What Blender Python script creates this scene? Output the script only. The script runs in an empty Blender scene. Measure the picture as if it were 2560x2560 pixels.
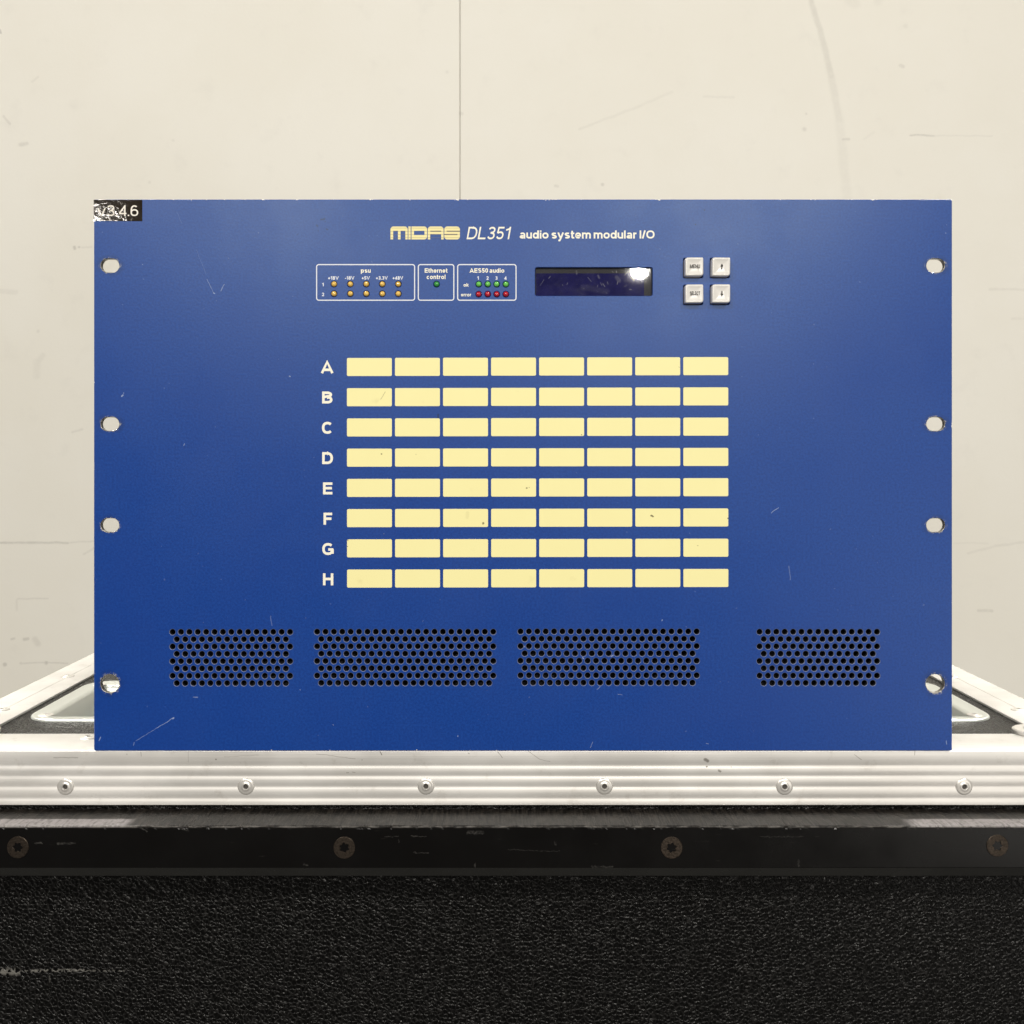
import bpy, bmesh, math, random
from mathutils import Vector, Matrix
from mathutils.geometry import delaunay_2d_cdt
from mathutils import noise as mnoise

random.seed(7)
sc = bpy.context.scene
COL = sc.collection
PI = math.pi
MM = 0.001

# ------------------------------------------------------------------ camera
CAM_Z, CAM_D = 168.0, 560.0           # mm above the case top, mm in front of the faceplate
cam = bpy.data.cameras.new('camera')
cam.lens = 35.02
cam.sensor_width = 36.0
cam.shift_x = 0.0047
cam.shift_y = -0.0586
cam.clip_start = 0.01
cam.clip_end = 100.0
cam.dof.use_dof = True
cam.dof.focus_distance = 0.560
cam.dof.aperture_fstop = 30.0
cam_ob = bpy.data.objects.new('camera', cam)
cam_ob.location = (0, -CAM_D * MM, CAM_Z * MM)
cam_ob.rotation_euler = (PI / 2, 0, 0)
COL.objects.link(cam_ob)
sc.camera = cam_ob

# ------------------------------------------------------------------ light
world = bpy.data.worlds.new('World')
sc.world = world
world.use_nodes = True
bg = world.node_tree.nodes['Background']
bg.inputs[0].default_value = (1.0, 0.95, 0.87, 1)
bg.inputs[1].default_value = 0.08

WARM = (1.0, 0.948, 0.872)


def lamp(x, y, z, power, sx, sy, aim=None, spread=180):
    l = bpy.data.lights.new('ceiling_or_fill_lamp', 'AREA')
    l.shape = 'ELLIPSE'
    l.size, l.size_y = sx, sy
    l.energy = power
    l.color = WARM
    l.spread = math.radians(spread)
    o = bpy.data.objects.new('ceiling_or_fill_lamp', l)
    o.location = (x, y, z)
    d = (Vector(aim) - Vector((x, y, z))) if aim else Vector((0, 0, -1))
    o.rotation_euler = d.to_track_quat('-Z', 'Y').to_euler()
    COL.objects.link(o)


# two rows of hanging ceiling lamps, the nearest pair above the back of the case
C0 = (0, 0, 0.1)
lamp(-1.45, 0.60, 1.85, 4.0, 0.30, 0.30, (0, 0.05, 0), 46)
lamp(1.45, 0.60, 1.85, 4.0, 0.30, 0.30, (0, 0.05, 0), 46)
lamp(-1.65, -2.40, 2.40, 47, 0.30, 0.30, C0)
lamp(1.65, -2.40, 2.40, 47, 0.30, 0.30, C0)
lamp(-1.65, -5.40, 2.40, 54, 0.26, 0.20, C0)
lamp(1.65, -5.40, 2.40, 54, 0.26, 0.20, C0)
lamp(-1.65, -8.60, 2.40, 68, 0.22, 0.14, C0)
lamp(1.65, -8.60, 2.40, 68, 0.22, 0.14, C0)
lamp(1.63, -11.80, 2.40, 72, 0.19, 0.115, C0)
lamp(-3.91, -8.90, 2.305, 12, 0.10, 0.07, C0)
# added soft fill light, low on the right, brightening the lower right side
lamp(2.40, -4.00, -0.65, 19, 1.8, 1.8, (0, 0, -0.1))

sc.view_settings.view_transform = 'Standard'
sc.view_settings.look = 'None'
sc.view_settings.exposure = 0.0
sc.view_settings.gamma = 1.0
sc.render.engine = 'CYCLES'
sc.cycles.use_denoising = True
sc.cycles.max_bounces = 6


# ------------------------------------------------------------------ node helpers
class NT:
    def __init__(self, name):
        self.m = bpy.data.materials.new(name)
        self.m.use_nodes = True
        self.t = self.m.node_tree
        self.b = self.t.nodes['Principled BSDF']

    def n(self, kind, **kw):
        x = self.t.nodes.new(kind)
        for k, v in kw.items():
            setattr(x, k, v)
        return x

    def put(self, sock, v):
        if isinstance(v, bpy.types.NodeSocket):
            self.t.links.new(v, sock)
        else:
            sock.default_value = v

    def math(self, op, a, b=0.0, c=None, clamp=False):
        x = self.n('ShaderNodeMath', operation=op, use_clamp=clamp)
        self.put(x.inputs[0], a)
        self.put(x.inputs[1], b)
        if c is not None:
            self.put(x.inputs[2], c)
        return x.outputs[0]

    def vec(self, op, a, b=None, scale=None):
        x = self.n('ShaderNodeVectorMath', operation=op)
        self.put(x.inputs[0], a)
        if b is not None:
            self.put(x.inputs[1], b)
        if scale is not None:
            self.put(x.inputs['Scale'], scale)
        return x.outputs['Value'] if op in ('DOT_PRODUCT', 'LENGTH') else x.outputs[0]

    def coord(self, ob=None):
        """object coordinates in millimetres"""
        x = self.n('ShaderNodeTexCoord')
        if ob is not None:
            x.object = ob
        return self.vec('SCALE', x.outputs['Object'], scale=1000.0)

    def noise(self, v, scale, detail=3.0, rough=0.5, stretch=None, dist=0.0):
        if stretch:
            v = self.vec('MULTIPLY', v, stretch)
        x = self.n('ShaderNodeTexNoise')
        self.put(x.inputs['Vector'], v)
        x.inputs['Scale'].default_value = scale
        x.inputs['Detail'].default_value = detail
        x.inputs['Roughness'].default_value = rough
        x.inputs['Distortion'].default_value = dist
        return x.outputs[0]

    def ramp(self, v, a, b, lo=0.0, hi=1.0, smooth=True):
        x = self.n('ShaderNodeMapRange', interpolation_type='SMOOTHSTEP' if smooth else 'LINEAR')
        self.put(x.inputs[0], v)
        for i, q in ((1, a), (2, b), (3, lo), (4, hi)):
            self.put(x.inputs[i], q)
        return x.outputs[0]

    def mix(self, f, a, b):
        x = self.n('ShaderNodeMix', data_type='RGBA')
        self.put(x.inputs[0], f)
        for s, v in ((x.inputs[6], a), (x.inputs[7], b)):
            self.put(s, (*v, 1) if isinstance(v, tuple) and len(v) == 3 else v)
        return x.outputs[2]

    def bump(self, h, strength=0.3, dist=0.0003, prev=None):
        x = self.n('ShaderNodeBump')
        x.inputs['Strength'].default_value = strength
        x.inputs['Distance'].default_value = dist
        self.put(x.inputs['Height'], h)
        if prev is not None:
            self.put(x.inputs['Normal'], prev)
        return x.outputs[0]

    def marks(self, p, segs, wob=None):
        """mask of scuffs: (x1, z1, x2, z2, half width, strength) in mm on the x-z plane"""
        p = self.vec('MULTIPLY', p, (1, 0, 1))
        if wob is not None:
            p = self.vec('ADD', p, wob)
        acc = None
        for x1, z1, x2, z2, w, s in segs:
            bx, bz = x2 - x1, z2 - z1
            ll = bx * bx + bz * bz
            pa = self.vec('SUBTRACT', p, (x1, 0, z1))
            if ll > (1.2 * w) ** 2:
                h = self.math('MULTIPLY', self.vec('DOT_PRODUCT', pa, (bx, 0, bz)), 1.0 / ll, clamp=True)
                pa = self.vec('SUBTRACT', pa, self.vec('SCALE', (bx, 0, bz), scale=h))
            d = self.vec('LENGTH', pa)
            m = self.ramp(d, w * 1.25, w * 0.35, 0.0, s)
            acc = m if acc is None else self.math('MAXIMUM', acc, m)
        return acc

    def wobble(self, p, scale, amp):
        x = self.n('ShaderNodeTexNoise')
        self.put(x.inputs['Vector'], p)
        x.inputs['Scale'].default_value = scale
        x.inputs['Detail'].default_value = 2.0
        q = self.vec('SUBTRACT', x.outputs[1], (0.5, 0.5, 0.5))
        return self.vec('MULTIPLY', q, (amp, 0, amp))

    def set(self, **kw):
        names = dict(col='Base Color', rough='Roughness', metal='Metallic', spec='Specular IOR Level',
                     normal='Normal', aniso='Anisotropic', coat='Coat Weight', coatr='Coat Roughness',
                     trans='Transmission Weight', ior='IOR', sss='Subsurface Weight', tint='Specular Tint')
        for k, v in kw.items():
            if isinstance(v, tuple) and len(v) == 3:
                v = (*v, 1)
            self.put(self.b.inputs[names[k]], v)
        return self.m


# ------------------------------------------------------------------ mesh helpers
class MB:
    """collects faces in mm; build() links ONE mesh object"""

    def __init__(self):
        self.v, self.f, self.mi = [], [], []

    def add(self, verts, faces, mi=0):
        o = len(self.v)
        self.v += [tuple(q) for q in verts]
        self.f += [tuple(i + o for i in q) for q in faces]
        self.mi += [mi] * len(faces)
        return o

    def box(self, x0, x1, y0, y1, z0, z1, mi=0):
        v = [(x, y, z) for x in (x0, x1) for y in (y0, y1) for z in (z0, z1)]
        self.add(v, [(0, 1, 3, 2), (4, 6, 7, 5), (0, 4, 5, 1), (2, 3, 7, 6), (0, 2, 6, 4), (1, 5, 7, 3)], mi)

    def loops(self, ls, cap0=True, cap1=True, mi=0):
        """closed loops of equal count bridged one after another"""
        n = len(ls[0])
        o = len(self.v)
        for l in ls:
            self.v += [tuple(q) for q in l]
        for k in range(len(ls) - 1):
            for i in range(n):
                j = (i + 1) % n
                self.f.append((o + k * n + i, o + k * n + j, o + (k + 1) * n + j, o + (k + 1) * n + i))
                self.mi.append(mi)
        if cap0:
            self.f.append(tuple(o + i for i in range(n))[::-1])
            self.mi.append(mi)
        if cap1:
            self.f.append(tuple(o + (len(ls) - 1) * n + i for i in range(n)))
            self.mi.append(mi)

    def lathe(self, prof, c, axis='-y', n=24, mi=0):
        """prof: (radius, height) along axis"""
        ls = []
        for r, h in prof:
            l = []
            for i in range(n):
                a = 2 * PI * i / n
                u, w = max(r, 1e-3) * math.cos(a), max(r, 1e-3) * math.sin(a)
                l.append((c[0] + u, c[1] - h, c[2] + w) if axis == '-y' else (c[0] + u, c[1] + w, c[2] + h))
            ls.append(l)
        self.loops(ls, mi=mi)

    def build(self, name, mats, parent=None, base=(0, 0, 0), smooth=None, recalc=True):
        me = bpy.data.meshes.new(name)
        me.from_pydata([((x - base[0]) * MM, (y - base[1]) * MM, (z - base[2]) * MM) for x, y, z in self.v], [], self.f)
        for m in (mats if isinstance(mats, (list, tuple)) else [mats]):
            me.materials.append(m)
        for p, i in zip(me.polygons, self.mi):
            p.material_index = i
        if recalc:
            bm = bmesh.new()
            bm.from_mesh(me)
            bmesh.ops.recalc_face_normals(bm, faces=bm.faces)
            bm.to_mesh(me)
            bm.free()
        if smooth is not None:
            me.shade_smooth() if hasattr(me, 'shade_smooth') else None
            me.set_sharp_from_angle(angle=math.radians(smooth))
        me.update()
        return link(name, me, parent)


def link(name, data, parent=None, loc=None):
    o = bpy.data.objects.new(name, data)
    COL.objects.link(o)
    if parent is not None:
        o.parent = parent
    if loc is not None:
        o.location = [q * MM for q in loc]
    return o


def thing(name, loc, label, cat):
    o = link(name, None, None, loc)
    o.empty_display_size = 0.02
    o['label'] = label
    o['category'] = cat
    return o


def circle(cx, cz, r, n=18):
    return lambda d: [(cx + (r + d) * math.cos(2 * PI * i / n), cz + (r + d) * math.sin(2 * PI * i / n)) for i in range(n)]


def rrect(cx, cz, w, h, r, n=5, corners=None):
    rs = corners or (r, r, r, r)          # TR, TL, BL, BR

    def f(d):
        pts = []
        for k, (sx, sz) in enumerate(((1, 1), (-1, 1), (-1, -1), (1, -1))):
            rr = max(rs[k] + d, 0.05)
            ox, oz = cx + sx * (w / 2 + d - rr), cz + sz * (h / 2 + d - rr)
            for i in range(n + 1):
                a = PI / 2 * (k + i / n)
                pts.append((ox + rr * math.cos(a), oz + rr * math.sin(a)))
        return pts
    return f


def inside(pt, poly):
    c = False
    j = len(poly) - 1
    for i in range(len(poly)):
        if (poly[i][1] > pt[1]) != (poly[j][1] > pt[1]) and pt[0] < (poly[j][0] - poly[i][0]) * (pt[1] - poly[i][1]) / (poly[j][1] - poly[i][1]) + poly[i][0]:
            c = not c
        j = i
    return c


def fill2d(loops):
    """triangles inside the first loop and outside all the others"""
    vs, es, own = [], [], []
    for k, l in enumerate(loops):
        o = len(vs)
        vs += [Vector(p) for p in l]
        own += [k] * len(l)
        es += [(o + i, o + (i + 1) % len(l)) for i in range(len(l))]
    rv, _, rf, ov, _, _ = delaunay_2d_cdt(vs, es, [], 1, 1e-6)
    who = [own[q[0]] if q else -1 for q in ov]
    out = []
    for t in rf:
        k = who[t[0]]
        if k >= 0 and all(who[i] == k for i in t):
            c = (sum(rv[i].x for i in t) / len(t), sum(rv[i].y for i in t) / len(t))
            if inside(c, loops[k]) != (k == 0):
                continue
        out.append(tuple(t))
    return [(p.x, p.y) for p in rv], out


def plate(mb, outer, holes, y0, y1, bev, mi_face=0, mi_edge=1, mi_holes=None, plane='xz'):
    """flat plate with real holes; front at y0, back at y1 (plane xy: z0 top, z1 bottom)"""
    def P(p, d):
        return (p[0], d, p[1]) if plane == 'xz' else (p[0], p[1], d)
    sgn = 1 if y1 > y0 else -1
    loops = [(outer, -1)] + [(h, 1) for h in holes]
    for depth, ins in ((y0, bev), (y1, 0.0)):
        rv, rf = fill2d([fn(s * ins) for fn, s in loops])
        mb.add([P(p, depth) for p in rv], rf, mi_face)
    for k, (fn, s) in enumerate(loops):
        mi = mi_edge if k == 0 or mi_holes is None else mi_holes[k - 1]
        if bev > 0:
            ring = [[P(p, y0) for p in fn(s * bev)], [P(p, y0 + sgn * bev) for p in fn(0)], [P(p, y1) for p in fn(0)]]
            mb.loops(ring[:2], False, False, mi)
            mb.loops(ring[1:], False, False, mi + 1 if mi == 3 else mi)  # vent hole walls go black, their shade put into the colour
        else:
            mb.loops([[P(p, y0) for p in fn(0)], [P(p, y1) for p in fn(0)]], False, False, mi)


# ------------------------------------------------------------------ stroke lettering
def arc(cx, cy, rx, ry, a0, a1, n=9):
    def q(v):
        return math.copysign(abs(v) ** .86, v)
    return [(cx + rx * q(math.cos(math.radians(a0 + (a1 - a0) * i / n))),
             cy + ry * q(math.sin(math.radians(a0 + (a1 - a0) * i / n)))) for i in range(n + 1)]


def glyph(ch, w):
    """(advance width, strokes) in units of the cap height; w = stroke width"""
    h = w / 2
    X = 0.74                                   # x-height

    def box(W):
        return h, W - h, W / 2
    b, t, xt = h, 1 - h, X - h
    wide = {'A': 1.0, 'B': .86, 'C': .92, 'D': .9, 'E': .78, 'F': .72, 'G': .96, 'H': .86, 'I': w, 'O': 1.0,
            'L': .72, 'M': 1.0, 'N': .86, 'S': .82, 'T': .8, 'U': .86, 'V': .9, 'a': .7, 'u': .68, 'd': .74,
            'i': w, 'o': .76, 's': .66, 'y': .72, 't': .42, 'e': .72, 'm': 1.08, 'r': .44, 'l': w, 'p': .74,
            'h': .68, 'n': .68, 'c': .68, 'k': .7, 'v': .7, '1': .44, '.': w, '/': .4, '+': .62, '-': .38, ' ': .24}
    W = wide.get(ch, .68)
    l, r, m = box(W)
    rx = m - h
    S = []
    if ch == 'A': S = [[(l * .6, 0), (m, 1 - h * .6), (W - l * .6, 0)], [(l + .16, .28), (r - .16, .28)]]
    elif ch == 'B': S = [[(l, 0), (l, 1)], [(l, t), (m, t)] + arc(m, .75 + h * 0 - .01, r - m - .03, .24 - h + .01, 90, -90) + [(l, .52)],
                         [(m, .52)] + arc(m, .26 + h / 2, r - m, .26 - h / 2, 90, -90) + [(l, b)]]
    elif ch == 'C': S = [arc(m, .5, rx, .5 - h, 42, 318, 18)]
    elif ch == 'D': S = [[(l, 0), (l, 1)], [(l, t), (m * .9, t)] + arc(m * .9, .5, r - m * .9, .5 - h, 90, -90, 14) + [(l, b)]]
    elif ch == 'E': S = [[(l, 0), (l, 1)], [(l, t), (W, t)], [(l, .52), (W - .04, .52)], [(l, b), (W, b)]]
    elif ch == 'F': S = [[(l, 0), (l, 1)], [(l, t), (W, t)], [(l, .5), (W - .06, .5)]]
    elif ch == 'G': S = [arc(m, .5, rx, .5 - h, 42, 345, 18), [(m + .02, .46), (W - h * .4, .46)], [(r, .5), (r, .1)]]
    elif ch == 'H': S = [[(l, 0), (l, 1)], [(r, 0), (r, 1)], [(l, .53), (r, .53)]]
    elif ch == 'I' or ch == 'l': S = [[(l, 0), (l, 1)]]
    elif ch == 'L': S = [[(l, 1), (l, 0)], [(l, b), (W, b)]]
    elif ch == 'M': S = [[(l, 0), (l, 1)], [(r, 0), (r, 1)], [(l, 1 - h * .5), (m, h), (r, 1 - h * .5)]]
    elif ch == 'N': S = [[(l, 0), (l, 1)], [(r, 0), (r, 1)], [(l, 1 - h * .7), (r, h * .7)]]
    elif ch == 'O' or ch == '0': S = [arc(m, .5, rx, .5 - h, 0, 360, 26)]
    elif ch == 'S': S = [arc(m, .755 - h * .25, rx - .02, .245 - h * .75, 25, 250, 12) + arc(m, .265 + h * .25, rx, .265 - h * .75, 75, -155, 12)]
    elif ch == 'T': S = [[(m, 0), (m, 1)], [(0, t), (W, t)]]
    elif ch == 'U': S = [[(l, 1), (l, .32)] + arc(m, .32, rx, .32 - h, 180, 360, 12) + [(r, 1)]]
    elif ch == 'V': S = [[(l * .6, 1), (m, h * .6), (W - l * .6, 1)]]
    elif ch == 'a': S = [arc(m, X - .24, rx - .03, .24 - h, 160, 20, 9)[:-1] + [(r - .03, X - .26), (r - .03, .1), (r, 0)],
                         arc(m - .02, .21, rx - .02, .21 - h, 60, 300, 12)]
    elif ch == 'u': S = [[(l, X), (l, .27)] + arc(m, .27, rx, .27 - h, 180, 350, 9), [(r, X), (r, 0)]]
    elif ch == 'd': S = [arc(m - .02, X / 2, rx - .02, X / 2 - h, 0, 360, 20), [(r, 0), (r, 1)]]
    elif ch == 'p': S = [arc(m + .02, X / 2, rx - .02, X / 2 - h, 0, 360, 20), [(l, X), (l, -.28)]]
    elif ch == 'i': S = [[(l, 0), (l, X)], [(l, 1 - w * .85), (l, 1)]]
    elif ch == 'o': S = [arc(m, X / 2, rx, X / 2 - h, 0, 360, 22)]
    elif ch == 's': S = [arc(m, X * .745 - h * .2, rx - .02, X * .255 - h * .78, 25, 250, 10) + arc(m, X * .265 + h * .2, rx, X * .265 - h * .78, 75, -155, 10)]
    elif ch == 'y': S = [[(l * .6, X), (m, .02)], [(W - l * .6, X), (m - .02, -.06), (m - .12, -.24), (l - .02, -.24)]]
    elif ch == 't': S = [[(.16, .95), (.16, .2), (.2, h * 1.1), (W, b)], [(0, xt), (W, xt)]]
    elif ch == 'e': S = [[(l + .02, X * .47), (r, X * .47)] + arc(m, X / 2, rx, X / 2 - h, 4, 315, 18)]
    elif ch == 'm': S = [[(l, 0), (l, X)], arc((l + m) / 2, .46, (m - l) / 2, X - .46 - h, 180, 0, 8) + [(m, 0)],
                         arc((m + r) / 2, .46, (r - m) / 2, X - .46 - h, 180, 0, 8) + [(r, 0)]]
    elif ch == 'r': S = [[(l, 0), (l, X)], [(l, .44)] + arc(W, .44, W - l, X - .44 - h, 175, 95, 6)]
    elif ch == 'n' or ch == 'h': S = [[(l, 0), (l, X if ch == 'n' else 1)], arc(m, .44, rx, X - .44 - h, 180, 0, 10) + [(r, 0)]]
    elif ch == 'c': S = [arc(m, X / 2, rx, X / 2 - h, 45, 315, 14)]
    elif ch == 'k': S = [[(l, 0), (l, 1)], [(r, X), (l + .06, .3)], [(l + .2, .42), (W - h * .7, 0)]]
    elif ch == 'v': S = [[(l * .6, X), (m, h * .6), (W - l * .6, X)]]
    elif ch == '1': S = [[(r, 0), (r, 1)], [(r, 1 - h * 1.1), (r - .08, .82), (.02, .74)]]
    elif ch == '2': S = [arc(m, .7, rx, .3 - h, 165, -15, 10) + [(r - .12, .42), (l + .06, .12), (l, b)], [(l - h * .6, b), (W, b)]]
    elif ch == '3': S = [arc(m, .755 - h * .25, rx - .02, .245 - h * .75, 165, -90, 12), [(m - .1, .52), (m, .52)],
                         arc(m, .265 + h * .25, rx, .265 - h * .75, 90, -165, 12)]
    elif ch == '4': S = [[(r - .08, 0), (r - .08, 1)], [(r - .08, 1 - h), (l, .26)], [(l - h * .6, .24), (W, .24)]]
    elif ch == '5': S = [[(W - .03, t), (l + .07, t), (l + .02, .48)], arc(m, .32, rx, .32 - h, 140, -160, 12)]
    elif ch == '6': S = [arc(m, .32, rx, .32 - h, 0, 360, 18), arc(m, .5, rx, .5 - h, 180, 50, 10), [(l, .5), (l, .3)]]
    elif ch == '8': S = [arc(m, .745, rx - .04, .255 - h * .8, 0, 360, 16), arc(m, .28, rx, .28 - h * .8, 0, 360, 18)]
    elif ch == '.': S = [[(l, 0), (l, w)]]
    elif ch == '/': S = [[(0 + h * .6, 0), (W - h * .6, 1)]]
    elif ch == '+': S = [[(0, .42), (W, .42)], [(m, .42 - W / 2), (m, .42 + W / 2)]]
    elif ch == '-': S = [[(0, .36), (W, .36)]]
    return W, S


def ribbon(pts, w):
    closed = len(pts) > 3 and (Vector(pts[0]) - Vector(pts[-1])).length < 1e-5
    if closed:
        pts = pts[:-1]
    P = [Vector(p) for p in pts]
    n = len(P)
    L, R = [], []
    for i in range(n):
        a = P[(i - 1) % n] if (closed or i > 0) else None
        c = P[(i + 1) % n] if (closed or i < n - 1) else None
        d1 = (P[i] - a).normalized() if a is not None else None
        d2 = (c - P[i]).normalized() if c is not None else None
        d1 = d1 or d2
        d2 = d2 or d1
        n1, n2 = Vector((-d1.y, d1.x)), Vector((-d2.y, d2.x))
        nn = (n1 + n2)
        nn = nn.normalized() if nn.length > 1e-4 else n1
        k = min(1.0 / max(nn.dot(n1), .35), 1.6)
        L.append(P[i] + nn * w / 2 * k)
        R.append(P[i] - nn * w / 2 * k)
    faces = [(i, (i + 1) % n, n + (i + 1) % n, n + i) for i in range(n if closed else n - 1)]
    return [(p.x, p.y) for p in L + R], faces


def lettering(s, x, z, cap, width=None, w=0.2, gap=None, align='c', slant=0.0, y=-0.04, parent=None, mat=None, name='lettering', base=(0, 0, 0), mb=None):
    """flat printed lettering, cap height and total width in mm, lying on the x-z plane"""
    gap = (0.11 if w > .16 else 0.15) if gap is None else gap
    adv, items = 0.0, []
    for ch in s:
        W, S = glyph(ch, w)
        items.append((adv, S))
        adv += W + (gap if ch != ' ' else 0)
    tot = adv - gap
    kx = (width / (tot * cap)) if width else 1.0
    x0 = x - tot * cap * kx / 2 if align == 'c' else x
    own = mb is None
    mb = mb or MB()
    k = 0
    for ox, S in items:
        for st in S:
            v, f = ribbon(st, w)
            mb.add([(x0 + (ox + p[0] + slant * p[1]) * cap * kx, y - 0.004 * (k % 5), z + p[1] * cap) for p in v],
                   [q[::-1] for q in f])
            k += 1
    return mb.build(name, mat, parent, base, recalc=False) if own else None


# ================================================================== materials
K = CAM_D / 2490.0                 # mm per photo pixel on the faceplate


def X(px): return (px - 1268) * K - 8.9
def Z(py): return (1877 - py) * K


WALL_Y = 1000.0
KW = (CAM_D + WALL_Y) / 2490.0
def WX(px): return (px - 1268) * KW
def WZ(py): return CAM_Z + (1130 - py) * KW


rack = thing('rack_unit', (8.9, 0, 0), 'blue rack-mount audio unit standing upright on the aluminium edge of the black flight case', 'rack unit')
CASE_H = 760.0
case = thing('flight_case', (0, 0, -CASE_H), 'black textured flight case with riveted aluminium edging under the blue rack unit', 'flight case')
CB = (0, 0, -CASE_H)


def pxs(l, fx, fz):
    return [(fx(a), fz(b), fx(c), fz(d), w, s) for a, b, c, d, w, s in l]


def mat_panel():
    m = NT('blue_powder_coat')
    p = m.coord(rack)
    fine = m.noise(p, .8, 4, .7)
    big = m.noise(p, 0.012, 3, .55)
    col = m.mix(m.ramp(fine, .34, .66), (.0026, .036, .228), (.0050, .053, .300))
    col = m.mix(m.math('MULTIPLY', m.ramp(big, .35, .75), .35), col, (.0075, .040, .25))
    wob = m.wobble(p, .35, 1.2)
    light = pxs([(442, 530, 455, 558, .16, .12), (492, 625, 515, 685, .15, .14), (517, 698, 534, 733, .17, .5), (534, 733, 537, 734, .35, .8),
                 (552, 727, 561, 711, .25, .6), (305, 990, 307, 988, .5, .9), (309, 983, 309.5, 982, .35, .7), (723, 940, 725, 941, .3, .7),
                 (459, 1114, 461, 1109, .28, .6), (1928, 1283, 1946, 1269, .22, .75), (1972, 1416, 1976, 1449, .35, .3),
                 (334, 1864, 336, 1856, .2, .6), (340, 1852, 392, 1820, .16, .5), (392, 1820, 430, 1797, .2, .8), (432, 1796, 434, 1794, .4, .9),
                 (483, 1742, 494, 1743, .3, .5), (248, 1851, 252, 1843, .3, .7), (676, 1540, 680, 1563, .3, .3), (833, 1812, 834, 1811, .3, .7),
                 (1145, 1839, 1145, 1842, .25, .8), (750, 1723, 751, 1724, .25, .6), (1493, 1723, 1500, 1716, .25, .5), (1545, 1735, 1556, 1737, .2, .6),
                 (1654, 1552, 1655, 1550, .3, .8), (2366, 1852, 2367, 1860, .3, .6), (1477, 1869, 1481, 1855, .22, .6), (1765, 1859, 1771, 1860, .2, .7),
                 (1310, 1616, 1312, 1618, .4, .7), (1457, 1644, 1459, 1646, .4, .8), (1528, 1641, 1532, 1639, .4, .8), (1699, 1636, 1701, 1637, .4, .8),
                 (356, 662, 356.6, 662.5, .3, .6), (2365, 583, 2366, 584, .35, .8), (2366, 562, 2366, 563, .25, .6), (959, 1334, 960, 1334, .3, .5)], X, Z)
    dark = pxs([(803, 549, 811, 547, .6, .6), (814, 553, 815, 552, .5, .4), (792, 562, 794, 566, .5, .5), (816, 573, 820, 574, .5, .5), (795, 578, 797, 575, .3, .4),
                (1739, 562, 1740, 563, .5, .7), (1762, 526, 1763, 527, .5, .7), (1096, 1037, 1095, 1044, .55, .8), (742, 587, 746, 585, .2, .4),
                (453, 862, 454, 863, .3, .5), (1343, 1407, 1345, 1407, .4, .5)], X, Z)
    ml = m.marks(p, light, wob)
    md = m.marks(p, dark, wob)
    brk = m.ramp(m.noise(p, 2.2, 3, .7), .3, .55)
    ml = m.math('MULTIPLY', ml, m.math('ADD', m.math('MULTIPLY', brk, .6), .4))
    # random small specks
    sp = m.ramp(m.noise(p, .42, 1, .5), .76, .79)
    ml = m.math('MAXIMUM', m.math('MULTIPLY', ml, .75), m.math('MULTIPLY', sp, .10))
    # chipped paint along the outer edges
    s = m.n('ShaderNodeSeparateXYZ')
    m.put(s.inputs[0], p)
    ex = m.math('SUBTRACT', 241.2, m.math('ABSOLUTE', s.outputs[0]))
    et = m.math('SUBTRACT', 310.0, s.outputs[2])
    n1 = m.noise(p, .10, 5, .72)
    n2 = m.noise(p, .16, 5, .7)
    # bare metal and grime round the rack slots
    fx = m.math('MULTIPLY', m.math('SUBTRACT', m.math('ABSOLUTE', s.outputs[0]), 232.1), 1 / 5.1)
    dm = None
    for py, hh in ((664, 3.85), (1060, 3.85), (1313, 3.85), (1709, 5.2)):
        fz = m.math('MULTIPLY', m.math('SUBTRACT', s.outputs[2], Z(py)), 1 / hh)
        d_ = m.math('ADD', m.math('MULTIPLY', fx, fx), m.math('MULTIPLY', fz, fz))
        dm = d_ if dm is None else m.math('MINIMUM', dm, d_)
    wn = m.noise(p, .45, 4, .7)
    mbare = m.math('MULTIPLY', m.ramp(dm, 1.75, 1.1), m.ramp(wn, .50, .62))
    halo = m.math('MULTIPLY', m.ramp(dm, 3.2, 1.2), m.ramp(n1, .35, .65, 0, .45))
    chip_t = m.math('LESS_THAN', et, m.ramp(n1, .52, .70, -.2, 1.1))
    chip_b = m.math('LESS_THAN', s.outputs[2], m.ramp(n2, .56, .72, -.2, 1.0))
    chip_s = m.math('LESS_THAN', ex, m.ramp(n2, .60, .75, -.2, .8))
    chip = m.math('MAXIMUM', m.math('MAXIMUM', chip_t, chip_b), chip_s)
    col = m.mix(ml, col, (.42, .5, .68))
    col = m.mix(md, col, (.004, .008, .04))
    col = m.mix(halo, col, (.004, .012, .06))
    col = m.mix(mbare, col, (.42, .40, .37))
    col = m.mix(chip, col, (.74, .72, .68))
    nb = m.bump(fine, .14, .00025)
    rough = m.ramp(m.noise(p, .02, 4, .6), .3, .7, .325, .375)
    return m.set(col=col, rough=rough, normal=nb, spec=.47, tint=(.84, 1.0, .96))


def mat_simple(name, col, rough=.5, metal=0.0, **kw):
    return NT(name).set(col=col, rough=rough, metal=metal, **kw)


def mat_print(name, c1, c2, marks=None):
    m = NT(name)
    p = m.coord(rack)
    col = m.mix(m.noise(p, .05, 4, .6), c1, c2)
    if marks:
        wob = m.wobble(p, .9, .8)
        col = m.mix(m.marks(p, marks, wob), col, (.10, .08, .03))
        sm = m.ramp(m.noise(p, .09, 4, .6), .62, .8, 0, .22)
        col = m.mix(sm, col, (.52, .45, .2))
    return m.set(col=col, rough=.45, spec=.35)


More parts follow.
